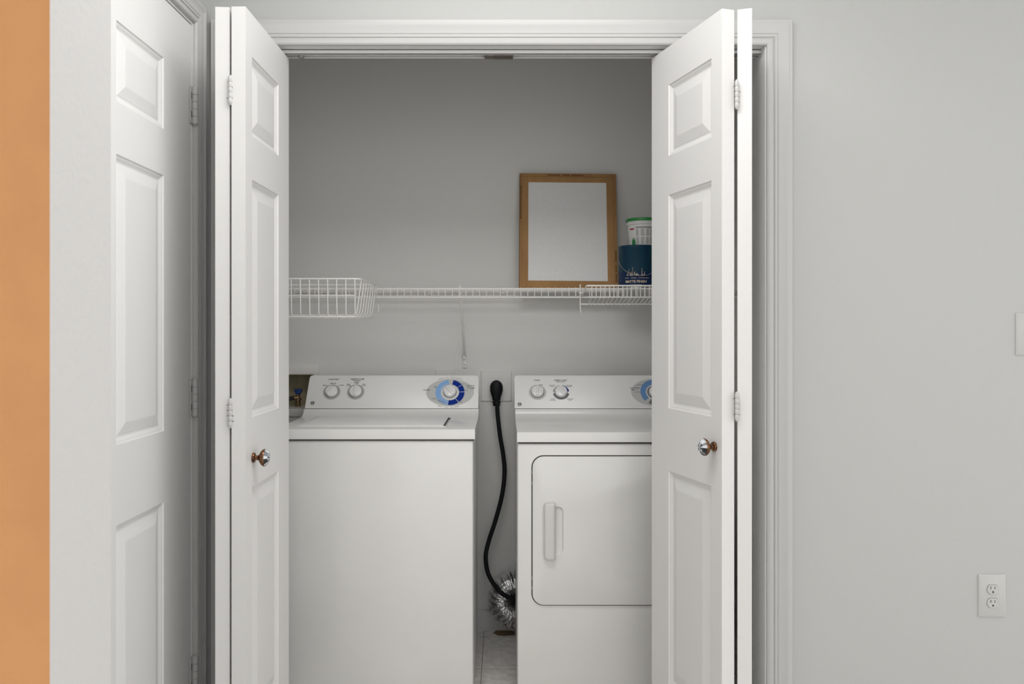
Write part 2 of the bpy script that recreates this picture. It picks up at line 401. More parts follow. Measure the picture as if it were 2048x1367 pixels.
box(b, LX - .06, LX - .04, 2.225, 2.237, 0, 2.08); box(b, LX - .06, LX - .04, 1.315, 2.237, 2.068, 2.08)
struct('trim_4', b, 'doorv', 'white jamb around the passage door', 'door jamb')  # lighter colour than its casing, to offset shade
b = B(); ya, yb = 2.2445, 1.3075; za = 2.087; k = .90
casing(b, [(LX, ya, 0), (LX, ya, za), (LX, yb, za), (LX, yb, 0)], [(0, .86, 0), (0, .86, .9), (0, -.86, .9), (0, -.86, 0)], (1, 0, 0))
struct('trim_5', b, 'trim', 'white moulded casing around the passage door', 'door casing', smooth=25)

# folding closet doors
LW = .386; LH = 2.015; LT = .035; LZ = .015
BP = [(.050, .282, .205, .826 - LZ), (.050, .282, 1.0035 - LZ, 1.609 - LZ), (.050, .282, 1.720 - LZ, 1.922 - LZ)]
def leaf_at(near, far, side, name, parent):
    """leaf whose exposed face runs near -> far; side=+1: thickness lies to the right of near->far seen from above"""
    near = Vector(near); far = Vector(far); d = (far - near); d.normalize()
    n = Vector((d.y, -d.x)) * side
    t = slab(LW, LH, LT, BP)
    mt = Matrix(((d.x, n.x, 0, near.x), (d.y, n.y, 0, near.y), (0, 0, 1, LZ), (0, 0, 0, 1)))
    bmesh.ops.transform(t, matrix=mt, verts=t.verts)
    return part(name, t, 'door', parent, smooth=None)
def door_knob(parent, base, nrm):
    """round knob with a copper back and a wedge-inlaid face"""
    n = Vector((*nrm, 0)).normalized(); z = n; y = Vector((0, 0, 1)); x = y.cross(z)
    mt = Matrix(((x.x, y.x, z.x, base[0]), (x.y, y.y, z.y, base[1]), (x.z, y.z, z.z, base[2]), (0, 0, 0, 1)))
    b = B()
    lathe(b, [(.0125, 0), (.0128, .003), (.0115, .0055), (.0065, .007), (.0058, .011), (.0062, .014), (.0088, .017), (.0145, .0195), (.0195, .0235), (.0222, .028), (.0222, .031), (.0205, .0335)], mt, 28)
    k = part('knob', b, 'copper', parent, label='copper knob with an inlaid face')
    b = B(); N = 16; v0 = b.verts.new(mt @ Vector((0, 0, .0435)))
    r1 = [b.verts.new(mt @ Vector((.0125 * math.cos(2 * PI * i / N), .0125 * math.sin(2 * PI * i / N), .0408))) for i in range(N)]
    r2 = [b.verts.new(mt @ Vector((.0216 * math.cos(2 * PI * i / N), .0216 * math.sin(2 * PI * i / N), .0325))) for i in range(N)]
    pat = [0, 2, 1, 0, 2, 0, 1, 2, 0, 2, 1, 0, 2, 0, 1, 2]
    for i in range(N):
        j = (i + 1) % N
        b.faces.new((v0, r1[i], r1[j])).material_index = pat[i]
        b.faces.new((r1[i], r2[i], r2[j], r1[j])).material_index = pat[(i + 1) % N] if i % 3 else pat[i]
    part('knob_face', b, ['pearl', 'grey', 'ink'], k, smooth=None, label='pearl and dark wedge inlay')
# left pair
dl = empty('door_2', (-.66, 2.18, 0)); tag(dl, 'white folding closet door at left, folded open in front of the passage door', 'folding door', kind='structure')
lead = leaf_at((-.6405, 1.990), (-.6362, 2.376), -1, 'lead_leaf', dl)
leaf_at((-.7165, 1.992), (-.7475, 2.376), 1, 'pivot_leaf', dl)
def cracks(h, x, y, zc):
    b = B(); random.seed(int(zc * 1000))
    for dz in (-.02, -.0066, .0066, .02):
        a, c = random.uniform(.004, .010), random.uniform(.004, .010); box(b, x - a, x + c, y - .0003, y + .0006, zc + dz - .0009, zc + dz + .0007)
    part('chipped_paint', b, 'chip', h, smooth=None)
for zc in (1.822, 1.019, .22): cracks(barrel_hinge(dl, -.6785, 1.9895, zc, .066, .0050), -.6785, 1.9895, zc)
door_knob(lead, (-.6400, 2.047, .899), (1, 0))
# right pair
dr = empty('door_3', (.6, 2.18, 0)); tag(dr, 'white folding closet door at right, angled open beside the dryer', 'folding door', kind='structure')
lead = leaf_at((.548, 2.003), (.4415, 2.374), 1, 'lead_leaf', dr)
leaf_at((.6225, 2.000), (.7370, 2.3686), -1, 'pivot_leaf', dr)
for zc in (1.815, 1.034, .22): cracks(barrel_hinge(dr, .5855, 2.003, zc, .066, .0050), .5855, 2.003, zc)
nn = Vector((-(2.374 - 2.003), -(.548 - .4415))).normalized()
door_knob(lead, (.548 - .1065 * .09, 2.003 + .371 * .09, .929), (nn.x, nn.y))

# ------------------------------------------------------------------ appliances
YF = 2.65
FB = (3.036, .928); FT = (3.120, 1.049)       # console face: bottom and top (y, z)
fl = math.hypot(FT[0] - FB[0], FT[1] - FB[1]); up = Vector((0, (FT[0] - FB[0]) / fl, (FT[1] - FB[1]) / fl)); nor = Vector((0, -up.z, up.y))
def facemat(px, py, lift=0.0):
    s = (818.5 - py) / (818.5 - 751.0) * fl; pt = Vector((0, FB[0], FB[1])) + up * s
    x = (px - VX) * pt.y / F
    pt = Vector((x, pt.y, pt.z)) + nor * lift
    return Matrix(((1, 0, 0, pt.x), (0, up.y, nor.y, pt.y), (0, up.z, nor.z, pt.z), (0, 0, 0, 1)))
E = .0005
def dial(parent, px, py, ang, r=.0235, h=.019, skirt=.0335, name='control_dial', skirt_mat='skirt', off=-2.0):
    ps = facemat(px, py); b = B()
    lathe(b, [(r, .001), (r * 1.02, .003), (r * .98, h * .62), (r * .94, h * .7), (r * .86, h * .74)], ps, 32)
    g = bmesh.new(); vs_ = []
    L = r * .9; pr = [(-.0055, h * .72), (-.0036, h * 1.05), (.0036, h * 1.05), (.0055, h * .72)]
    a = [g.verts.new((x, -L, z if i in (0, 3) else z * .93)) for i, (x, z) in enumerate(pr)]; c = [g.verts.new((x, L, z if i in (0, 3) else z * .93)) for i, (x, z) in enumerate(pr)]
    g.faces.new(a); g.faces.new(c[::-1])
    for i in range(4): g.faces.new((a[i], c[i], c[(i + 1) % 4], a[(i + 1) % 4]))
    bmesh.ops.bevel(g, geom=g.edges[:], offset=.001, segments=2, profile=.5, affect='EDGES')
    bmesh.ops.transform(g, matrix=ps @ Matrix.Rotation(R(-ang), 4, 'Z'), verts=g.verts); merge(b, g)
    d = part(name, b, 'dialplastic', parent)
    if skirt:
        b = B(); annulus(b, 0, skirt, 0, 360, ps, E); part('dial_plate', b, skirt_mat, d, smooth=None, label='light grey printed disc')
    b = B(); annulus(b, r * .98, r * 1.09, 0, 360, ps, E * 2); part('dial_rim', b, 'greyprint', d, smooth=None)
    return d
def logo(parent, px, py):
    mt = facemat(px, py, E); b = B(); r = .0078
    annulus(b, r * .86, r, 0, 360, mt)
    for k in range(4): annulus(b, r * .52, r * .78, 20 + 90 * k, 88 + 90 * k, mt)
    text(b, 'GE', r * 1.15, mt, shear=.3, bold=.0001)
    part('round_emblem', b, 'black', parent, smooth=None, label='small black round emblem')
def marks(b, x, y, n, w, h, gap, mt, slope=0):                # a run of print too small to read
    for k in range(n):
        ww = w * random.uniform(.6, 1.3); q = [b.verts.new(mt @ Vector((x + k * gap + dx, y + dy + slope * k, 0))) for dx, dy in ((0, 0), (ww, 0), (ww, h), (0, h))]
        b.faces.new(q)
def appliance_body(root, x0, x1, top, side_in=.006):
    # cabinet
    b = B()
    box(b, x0 + side_in, x1 - side_in, YF, 3.105, .03, top - .039, .006, 3)
    part('cabinet', b, 'enamel', root)
    for fx in (x0 + .05, x1 - .05):
        for fy in (YF + .05, 3.09):
            b = B(); lathe(b, [(.018, 0), (.02, .004), (.02, .012), (.008, .014), (.008, .034)], Matrix.Translation((fx, fy, 0)), 16); part('foot', b, 'rubber', root)
    # worktop sweeping up into the backsplash
    b = B(); z = top
    prof = [(YF - .008, z - .034), (YF - .008, z - .006), (YF - .006, z - .0018), (YF - .001, z), (2.965, z), (2.990, z + .0015), (3.010, z + .006), (3.024, z + .014), (3.031, z + .022), (3.034, .9265), (3.16, .9265), (3.16, z - .034)]
    extrude_x(b, prof, x0, x1, .0025, 2)
    return part('worktop', b, 'enamel', root)
def console(root, x0, x1, name='control_console'):
    t = bmesh.new(); xs = (x0, x1)
    pr = [FB, FT, (3.165, FT[1] - .002), (3.165, FB[1])]
    a = [t.verts.new((x0, y, z)) for y, z in pr]; c = [t.verts.new((x1, y, z)) for y, z in pr]
    t.faces.new(a); t.faces.new(c[::-1])
    for i in range(4): t.faces.new((a[i], c[i], c[(i + 1) % 4], a[(i + 1) % 4]))
    t.edges.ensure_lookup_table()
    sel = [e for e in t.edges if abs(e.verts[0].co.x - e.verts[1].co.x) < 1e-6 and max(e.verts[0].co.z, e.verts[1].co.z) > 1.03 and min(e.verts[0].co.z, e.verts[1].co.z) > 1.03]
    bmesh.ops.bevel(t, geom=sel, offset=.011, segments=5, profile=.5, affect='EDGES')
    sel = [e for e in t.edges if e.calc_face_angle(0) > R(28)]
    bmesh.ops.bevel(t, geom=sel, offset=.0022, segments=2, profile=.5, affect='EDGES')
    b = B(); merge(b, t); return part(name, b, 'panel', root)

# ---- washer
WX0, WX1 = -.754, -.0928; WT = .899
ws = empty('washing_machine', ((WX0 + WX1) / 2, 2.9, 0))
tag(ws, 'white top-loading washing machine on the left with a dark and light blue cycle dial', 'washing machine')
wt = appliance_body(ws, WX0, WX1, WT)
lx0, lx1, ly0, ly1 = -.686, -.198, 2.695, 2.972
b = B(); box(b, lx0 - .004, lx1 + .004, ly0 - .003, ly1, WT + .0002, WT + .0012); part('lid_gap', b, 'slot', wt, label='dark gap around the lid')
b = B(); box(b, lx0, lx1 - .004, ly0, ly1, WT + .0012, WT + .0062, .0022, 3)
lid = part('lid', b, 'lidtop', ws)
b = B()
box(b, lx0 - .009, lx0 - .004, ly0 - .004, ly1 + .01, WT, WT + .006, .002, 2); box(b, lx0 - .008, lx1 + .006, ly0 - .010, ly0 - .003, WT, WT + .005, .002, 2)
part('lid_rim', b, 'enamel', ws)
for x, rr in ((-.52, .038), (-.30, .03)):                   # flat grey arcs paint the shading of faint embossing on the lid
    b = B(); annulus(b, rr * .93, rr, 10, 170, Matrix.Translation((x, 2.80, WT + .0064)))
    part('lid_embossing_shade', b, 'palegrey', lid, smooth=None)
b = B(); box(b, lx1 + .0010, lx1 + .0048, ly0 + .008, ly1 - .07, WT + .0003, WT + .0016, .0005); part('lid_slot', b, 'skirt', wt, label='dark slot right of the lid')
cn = console(ws, WX0 + .001, WX1 - .0005)
dial(ws, 663.5, 785.5, 40); dial(ws, 711.5, 785.5, 0)
b = B(); mt = facemat(900, 786)
annulus(b, 0, .0915, 0, 360, mt, E * .6, ry=.66, n=64); part('dial_oval', b, 'palegrey', ws, smooth=None, label='pale grey printed oval')
b = B(); ro, ri = .0560, .0350
annulus(b, ri, ro, 98, 262, mt, E * 1.2, n=72); part('light_dial_band', b, 'lightblue', ws, smooth=None, label='light blue cycle band')
b = B()
for a0, a1 in ((38, 78), (4, 36), (-50, 1), (-96, -53)): annulus(b, ri, ro, a0, a1, mt, E * 1.2, n=72)
part('dark_dial_band', b, 'darkblue', ws, smooth=None, label='dark blue cycle band')
b = B(); annulus(b, .0385, .0400, 104, 165, mt, E * 1.8, n=72); part('white_dial_arc', b, 'whiteplastic', ws, smooth=None)
b = B()
for a in (216, 226, 236, 246, 255): annulus(b, .037, .0555, a, a + 1.2, mt, E * 1.8)
part('white_dial_lines', b, 'whiteplastic', ws, smooth=None)
dial(ws, 900, 786, -40, skirt=.0350, skirt_mat='whiteplastic', name='cycle_dial')
def captions(root, name, mat, rows, dots=(), lift=E * 2):
    b = B()
    for px, py, s_, sz in rows: text(b, s_, sz, facemat(px, py, lift), wide=1.15, bold=.00008)
    for px, py in dots: annulus(b, 0, .0014, 0, 360, facemat(px, py, lift * 1.2))
    return part(name, b, mat, root, smooth=None)
T1s, T2s = .0072, .0048
captions(ws, 'dial_caption', 'black', [(667, 759.5, 'LOAD SIZE', T1s), (650, 771.6, 'SMALL', T2s), (666.5, 767.8, 'MEDIUM', T2s), (683, 771.6, 'LARGE', T2s)], [(654.5, 773.3), (666.3, 771), (677, 773.3)])
captions(ws, 'dial_caption', 'black', [(714.5, 759.2, 'TEMPERATURE', T1s), (713.5, 762.4, 'WASH/RINSE', .0044), (697, 769.8, 'COLD', T2s), (697, 772.2, 'COLD', T2s), (713, 765.6, 'WARM', T2s), (713, 768, 'COLD', T2s), (728, 769.8, 'HOT', T2s), (728, 772.2, 'COLD', T2s)], [(701.5, 773.3), (722.5, 773.3)])
captions(ws, 'dial_caption', 'black', [(853, 781.6, 'WHITES', .0064)])
captions(ws, 'dial_caption', 'black', [(940, 772.6, 'CASUALS', .0068), (942, 776.4, 'EASY CARE', .005), (945, 778.8, 'KNITS', .005)])
captions(ws, 'cycle_caption', 'greyprint', [(871, 774, 'PRE', .0042), (871, 776.3, 'SOAK', .0042)])
captions(ws, 'cycle_caption', 'greyprint', [(907, 763.2, 'OFF', .0042)], [(900, 765.8)])
captions(ws, 'cycle_caption', 'greyprint', [(926, 769, 'HEAVY', .0042)])
captions(ws, 'cycle_caption', 'greyprint', [(933, 781.8, 'LIGHT', .0042)])
captions(ws, 'cycle_caption', 'greyprint', [(868, 799, 'NORMAL', .0042), (877, 802, 'HEAVY', .0042), (882, 804.6, 'MEDIUM', .0042), (888, 807, 'LIGHT', .0042)])
captions(ws, 'cycle_caption', 'greyprint', [(921, 803.5, 'EASY', .0042), (921, 806, 'CARE', .0042)])
def arc_marks(px, py, rx, ry, a0, a1, n, skip=()):
    b = B()
    for k in range(n):
        if k in skip: continue
        a = R(a0 + (a1 - a0) * k / (n - 1)); mt_ = facemat(px, py, E * 2) @ Matrix.Translation((rx * math.cos(a), ry * math.sin(a), 0)) @ Matrix.Rotation(math.atan2(ry * math.cos(a), -rx * math.sin(a)), 4, 'Z')
        hh = random.uniform(.0018, .0028)
        b.faces.new([b.verts.new(mt_ @ Vector((dx, dy, 0))) for dx, dy in ((-.001, -hh / 2), (.0009, -hh / 2), (.0009, hh / 2), (-.001, hh / 2))])
    part('curved_caption', b, 'greyprint', ws, smooth=None)
arc_marks(900, 786, .098, .066, 118, 62, 30, (7, 8, 13, 14, 18)); arc_marks(900, 786, .098, .066, 244, 292, 26, (6, 7, 13, 14, 19))
logo(ws, 625, 807.5)
b = B(); box(b, WX0 + .004, WX1 - .004, YF - .002, YF + .03, WT - .0385, WT - .034); part('lid_shadow_gap', b, 'slot', ws, label='dark seam under the worktop')

# ---- dryer
DX0, DX1 = .0465, .708; DTP = .8895
ds = empty('clothes_dryer', ((DX0 + DX1) / 2, 2.9, 0))
tag(ds, 'white front-loading clothes dryer on the right with a square door', 'clothes dryer')
appliance_body(ds, DX0, DX1, DTP, side_in=.001)
b = B(); box(b, DX0 + .004, DX1 - .004, YF - .002, YF + .03, DTP - .0385, DTP - .034); part('worktop_seam', b, 'slot', ds, label='dark seam under the worktop')
console(ds, DX0 - .003, DX1 + .0005)
# door: dark outline groove, panel, recess and grip
gx0, gx1, gz0, gz1 = .0940, .659, .3140, .8115
def ring_xz(bm, o1, o2, y):
    n = len(o1); a = [bm.verts.new((x, y, z)) for x, z in o1]; c = [bm.verts.new((x, y, z)) for x, z in o2]
    for i in range(n): bm.faces.new((a[i], a[(i + 1) % n], c[(i + 1) % n], c[i]))
b = B(); slab_xz(b, rrect(gx0, gx1, gz0, gz1, .040, 8), YF - .0008, YF + .004); part('door_seal', b, 'slot', ds, label='dark gap around the dryer door')
# door panel with a scooped recess right of the grip
hx0, hx1, hz0, hz1 = .149, .2000, .484, .6425
b = B(); ol = rrect(gx0 + .0035, gx1 - .0035, gz0 + .0035, gz1 - .0035, .037, 8)
prs = [(0.0, YF + .004), (0.0, YF - .005), (.0008, YF - .0072), (.0025, YF - .008)]
rings = []
for o_, y in prs:
    oo = rrect(gx0 + .0035 + o_, gx1 - .0035 - o_, gz0 + .0035 + o_, gz1 - .0035 - o_, .037 - o_, 8); rings.append([b.verts.new((x, y, z)) for x, z in oo])
for o_, y in ((0, YF - .008), (.001, YF - .0072), (.0025, YF - .004), (.0045, YF - .002), (.007, YF - .0015)):
    oo = rrect(hx0 + o_, hx1 - o_, hz0 + o_, hz1 - o_, .017 - o_ * .6, 8); rings.append([b.verts.new((x, y, z)) for x, z in oo])
for i in range(len(rings) - 1):
    A, D = rings[i], rings[i + 1]; n = len(A)
    for k_ in range(n): b.faces.new((A[k_], A[(k_ + 1) % n], D[(k_ + 1) % n], D[k_]))
b.faces.new(rings[-1])
dd = part('door', b, 'enamel', ds, smooth=30)
b = B()
ol = []
for cx_, cz_, a, q in ((.1725, .6575, 0, .003), (.1345, .6575, 90, .013), (.1345, .4685, 180, .013), (.1725, .4685, 270, .003)):
    for k_ in range(7):
        t_ = R(a + 15 * k_); ol.append((cx_ - q * (1 if cx_ > .15 else -1) + q * math.cos(t_), cz_ - q * (1 if cz_ > .5 else -1) + q * math.sin(t_)))
t = bmesh.new(); rg = []
for sc, y in ((0, YF - .0075), (0, YF - .020), (.0008, YF - .024), (.0025, YF - .027), (.0055, YF - .029), (.010, YF - .0297)):
    rg.append([t.verts.new((.1535 + (x - .1535) * (1 - sc / .019), y, .563 + (z - .563) * (1 - sc / .0945))) for x, z in ol])
for i in range(len(rg) - 1):
    for k_ in range(len(ol)): t.faces.new((rg[i][k_], rg[i][(k_ + 1) % len(ol)], rg[i + 1][(k_ + 1) % len(ol)], rg[i + 1][k_]))
t.faces.new(rg[-1]); t.faces.new(rg[0][::-1]); merge(b, t)
part('door_handle', b, 'whiteplastic', dd, smooth=40)
for z in (.755, .718, .405, .372):
    b = B(); box(b, gx0 - .0025, gx0 + .001, YF - .002, YF + .003, z - .006, z + .006, .0008); part('door_catch', b, 'whiteplastic', ds)
d_ = dial(ds, 1075, 786, 5, name='start_dial', skirt_mat='palegrey'); dial(ds, 1122, 786, -45, skirt=0)
b = B(); mt = facemat(1122, 786)
annulus(b, .0245, .0318, 8, 78, mt, E); part('dark_dial_arc', b, 'darkblue', ds, smooth=None, label='dark blue printed arc')
b = B(); annulus(b, .0245, .0318, 190, 350, mt, E); part('grey_dial_arc', b, 'greyprint', ds, smooth=None, label='dark grey printed arc')
b = B(); annulus(b, .0245, .0318, 100, 176, mt, E); part('pale_dial_arc', b, 'skirt', ds, smooth=None, label='grey printed arc')
b = B(); mt = facemat(1310, 786); annulus(b, 0, .0915, 0, 360, mt, E * .6, ry=.66, n=64); part('dial_oval', b, 'palegrey', ds, smooth=None, label='pale grey printed oval')
b = B(); annulus(b, ri, ro, 20, 222, mt, E * 1.2, n=72); part('blue_dial_band', b, 'midblue', ds, smooth=None, label='blue cycle band')
b = B(); annulus(b, ri, ro, 238, 262, mt, E * 1.2, n=72); part('grey_dial_band', b, 'greyprint', ds, smooth=None, label='dark grey cycle band')
b = B(); annulus(b, .026, .030, 0, 360, mt, E * 2); part('dial_ring', b, 'greyprint', ds, smooth=None)
dial(ds, 1310, 786, 30, skirt=.0350, skirt_mat='whiteplastic', name='cycle_dial')
captions(ds, 'dial_caption', 'black', [(1074, 761.5, 'START', T1s), (1082, 771, 'START', .0044)], [(1070.5, 773), (1079, 774)])
captions(ds, 'dial_caption', 'black', [(1120.5, 761.5, 'FABRIC CARE', T1s), (1121, 764.6, 'TIMER OPTIONS', .0038)])
for px, py, s1, s2 in ((1104, 772, 'COTTONS', 'HIGH'), (1138, 772, 'EASY CARE', 'MEDIUM'), (1106, 799.5, 'FLUFF', 'NO HEAT'), (1140, 799.5, 'DELICATES', 'LOW')):
    captions(ds, 'dial_caption', 'greyprint', [(px, py, s1, .0044), (px, py + 2.4, s2, .0044)])
captions(ds, 'dial_caption', 'black', [(1269, 777.5, 'COTTONS', .0068), (1266, 781, 'TIMED', .005)])
for px, py, s1 in ((1280, 771, 'MORE DRY'), (1292, 766, 'TIMED'), (1275, 785.5, 'LESS DRY')): captions(ds, 'cycle_caption', 'greyprint', [(px, py, s1, .0042)])
logo(ds, 1039, 810)

# ------------------------------------------------------------------ wire shelf
WR = .0021
SY0, SY1 = 2.975, 3.272; SZ = 1.383; LZB = 1.3475
sh = empty('wire_shelf', (0, 3.12, SZ)); tag(sh, 'long white wire shelf across the closet above both machines', 'shelf')
b = B(); n = int((.97 + 1.02) / .0255)
for k in range(n):
    x = -1.012 + k * .0255 + .0075
    tube(b, fillet([(x, SY1, SZ), (x, SY0 - .0035, SZ), (x, SY0 - .0035, LZB)], .004, 3), .0013, 6)
part('cross_wires', b, 'wire', sh)
for y, z, r in ((SY1, SZ - .004, .003), (3.17, SZ - .004, .003), (3.07, SZ - .004, .003), (SY0, SZ - .004, .0031), (SY0, LZB, .0031), (3.22, SZ - .004, .0022), (3.12, SZ - .004, .0022)):
    b = B(); tube(b, [(-1.028, y, z), (.978, y, z)], r, 8); part('long_rail', b, 'wire', sh)
b = B(); A = Vector((-.160, SY0 + .002, SZ - .004)); Z = Vector((-.156, YC - .008, 1.120))
tube(b, [A + Vector((0, 0, .006)), A, Z], .0052, 12)
tube(b, fillet([A + Vector((-.004, 0, 0)), A + Vector((-.004, -.008, .01)), A + Vector((.004, -.008, .01)), A + Vector((.004, 0, 0))], .003), .002, 8)
br_ = part('support_brace', b, 'wire', sh)
b = B(); box(b, -.1665, -.1465, YC - .004, YC, 1.070, 1.125, .0015)
tube(b, [Z + Vector((-.004, -.002, -.012)), Z + Vector((-.002, -.001, .006))], .006, 10)
part('wall_plate', b, 'bracketpaint', br_)
b = B(); lathe(b, [(.0032, 0), (.0028, .0016), (.001, .0022)], Matrix.Translation((-.156, YC - .004, 1.088)) @ Matrix.Rotation(R(90), 4, 'X'), 12); part('screw', b, 'steel', br_)
for x in (-.9, -.6, -.3, .0, .25, .55, .85):
    b = B(); box(b, x - .006, x + .006, YC - .011, YC, SZ - .010, SZ + .005, .002); part('wall_clip', b, 'wire', sh)

# wire basket hanging off the shelf front at left
BX0, BX1, BY0, BY1 = -.825, -.4667, 2.612, 2.9668; BZT, BZB = 1.393, 1.271
bs = empty('wire_basket', ((BX0 + BX1) / 2, 2.79, BZB)); tag(bs, 'white wire basket hooked to the front of the shelf above the washer', 'basket')
b = B(); c = .022
def loop(x0, x1, y0, y1, z, r):
    return [(x, y, z) for x, y in [(p[0], p[1]) for p in rrect(x0, x1, y0, y1, r, 5)]]
tube(b, loop(BX0, BX1, BY0, BY1, BZT, c), .0029, 8, closed=True); part('top_rim', b, 'wire', bs)
b = B(); tube(b, [(BX0, BY0 + .012, 1.339), (BX0 + .008, BY0 + .003, 1.339), (BX1 - .02, BY0 + .003, 1.339)], .0020, 8); part('middle_rail', b, 'wire', bs)
b = B(); ins = .010
x = -.4840
while x > BX0 + .015:
    tube(b, fillet([(x, BY0, BZT), (x, BY0 + ins * .6, BZB), (x, BY1 - ins * .6, BZB)], .014, 4), .0019, 6); x -= .0297
for k in range(7):
    y = BY0 + .024 + k * .0505
    tube(b, fillet([(BX0, y, BZT), (BX0 + .016, y, BZB + .003), (BX1 - .016, y, BZB + .003), (BX1, y, BZT)], .018, 4), .0019, 6)
part('basket_wires', b, 'wire', bs)
b = B(); tube(b, loop(BX0 + .014, BX1 - .014, BY0 + .010, BY1 - .010, BZB - .002, .015), .0024, 8, closed=True); part('bottom_rim', b, 'wire', bs)
for x in (BX0 + .04, BX1 - .03):
    b = B(); tube(b, fillet([(x, BY1, BZT), (x, SY0 + .007, BZT), (x, SY0 + .007, BZT - .02)], .003), .0022, 6); part('hook', b, 'wire', bs)
b = B(); tube(b, fillet([(BX1 + .002, BY1 - .004, 1.318), (BX1 + .006, BY1 - .004, 1.312), (BX1 + .006, BY1 - .004, 1.292)], .004), .0018, 6); part('side_clip', b, 'wire', bs)

# small sloping wire rack on the shelf front at right
rk = empty('wire_rack', (.45, 2.9, 1.29)); tag(rk, 'small white wire rack hung under the shelf at the right below the paint can', 'wire rack')
RY = 2.85; RB = 2.9665; RX0, RX1 = .2865, .70
b = B(); tube(b, [(RX0, RB, 1.395), (RX0, RB, 1.315), (RX0 + .002, RB - .002, 1.290)], .0024, 8); part('end_leg', b, 'wire', rk)
b = B(); tube(b, [(RX1, RB, 1.395), (RX1, RB, 1.315), (RX1 - .002, RB - .002, 1.290)], .0024, 8); part('end_leg', b, 'wire', rk)
b = B(); tube(b, [(RX0, RB, 1.3215), (RX1, RB, 1.3215)], .0026, 8); part('rear_rail', b, 'wire', rk)
b = B(); tube(b, fillet([(RX0 - .004, RB - .003, 1.3625), (RX0 + .010, RB - .01, 1.3625), (.298, RY, 1.3835), (RX1 + .006, RY, 1.3835), (RX1 + .002, RB - .003, 1.3625)], .006), .0031, 8); part('front_rail', b, 'wire', rk)
b = B(); tube(b, [(.306, RY + .001, 1.3425), (RX1, RY + .001, 1.3425)], .0024, 8); part('lower_rail', b, 'wire', rk)
b = B(); x = .3165
while x < RX1:
    tube(b, fillet([(x, RY, 1.3835), (x, RY, 1.3425), (x, RB - .002, 1.3225)], .003, 3), .0018, 6); x += .01575
part('rack_wires', b, 'wire', rk)

# ------------------------------------------------------------------ furnace filter leaning on the wall
TOPS = SZ + .0014
ft = empty('air_filter', (.242, 3.17, TOPS)); tag(ft, 'rectangular furnace air filter with a brown cardboard frame leaning on the wall', 'air filter')
FW, FH, FTK = .392, .484, .022
lean = math.asin((3.258 - 3.165) / FH)
fm = Matrix.Translation((.0630, 3.160, TOPS + .0045)) @ Matrix.Rotation(-lean, 4, 'X') @ Matrix.Rotation(R(.5), 4, 'Y')
# fm local: x right, y back, z up
def lbox(b, *a, **k): box(b, *a, mat=fm, **k)
b = B(); bw = .036
lbox(b, 0, bw, 0, FTK, 0, FH, bev=.002); lbox(b, FW - bw - .004, FW, 0, FTK, 0, FH, bev=.002)
lbox(b, bw - .002, FW - bw - .002, .0003, FTK, 0, bw * .95, bev=.0015); lbox(b, bw - .002, FW - bw - .002, .0003, FTK, FH - bw - .002, FH, bev=.0015)
fr = part('cardboard_frame', b, 'card', ft)
b = B(); lbox(b, .0008, .0035, -.0012, FTK + .0005, .004, FH - .01, bev=.0007); lbox(b, .004, FW - .01, -.0008, .001, FH - .0155, FH - .0145); lbox(b, FW - .0125, FW - .0115, -.0008, .001, .01, FH - .015)
lbox(b, .0115, .0125, -.0008, .001, .01, FH - .015)
part('folded_edges', b, 'cardedge', fr)
b = B(); lbox(b, bw - .004, FW - bw - .001, .0035, .0075, bw * .7, FH - bw + .001); part('filter_mesh', b, 'media', ft)
b = B()
for k in range(26):
    if k in (9, 10, 16): continue
    lbox(b, .115 + k * .0056, .1188 + k * .0056, -.0006, .001, FH - .0115 + (k % 3) * .0006, FH - .0055 + (k % 2) * .0008)
part('faded_print', b, 'cardprint', fr, smooth=None); b = B()
for k in range(22):
    if k in (6, 12, 13): continue
    lbox(b, FW - .0095, FW - .004, -.0006, .001, .03 + k * .006, .034 + k * .006)
part('faded_print', b, 'cardprint', fr, smooth=None); b = B()
for k in range(16):
    lbox(b, .004, .0085, -.0006, .001, .29 + k * .0088, .2955 + k * .0088)
part('faded_print', b, 'cardprint', fr, smooth=None)

# ------------------------------------------------------------------ paint can and tub
px_, py_ = .521, 3.095; cr = .0735; ch = .1635
pc = empty('paint_can', (px_, py_, TOPS)); tag(pc, 'round navy blue paint can standing on the shelf beside the filter', 'paint can')
T0 = Matrix.Translation((px_, py_, TOPS))
b = B(); lathe(b, [(cr - .003, .0), (cr, .001), (cr, .0045), (cr - .0012, .006), (cr - .0012, ch - .012), (cr, ch - .010), (cr, ch - .003), (cr - .001, ch), (cr - .004, ch), (cr - .006, ch - .004), (.02, ch - .004)], T0, 56)
part('can_body', b, 'steel', pc)
b = B(); lathe(b, [(cr - .0006, .0055), (cr - .0006, .062)], T0, 72, cap=False); part('lower_label', b, 'navy', pc, smooth=80, label='dark navy lower label')
b = B(); lathe(b, [(cr - .0006, .062), (cr - .0006, ch - .012), (cr + .0008, ch - .010), (cr + .0008, ch - .003), (cr - .0008, ch + .0006), (cr - .004, ch + .0008), (.01, ch + .0008)], T0, 72, cap=True); part('upper_label', b, 'teal', pc, smooth=50, label='dark teal upper label and rim')
def wrap_text(b, s, size, cx, cy, r, ang, z, wide=1.0, bold=0):
    """print wrapped round a cylinder; ang is measured from the camera side"""
    t = bmesh.new(); text(t, s, size, Matrix.Identity(4), wide=wide, bold=bold)
    bmesh.ops.triangulate(t, faces=t.faces)
    for v in t.verts:
        a = R(ang) + v.co.x / r; rr = r + .0004 + v.co.z
        v.co = Vector((cx + rr * math.sin(a), cy - rr * math.cos(a), z + v.co.y))
    mp_ = {v: b.verts.new(v.co) for v in t.verts}
    for f in t.faces: b.faces.new([mp_[v] for v in f.verts])
    t.free()
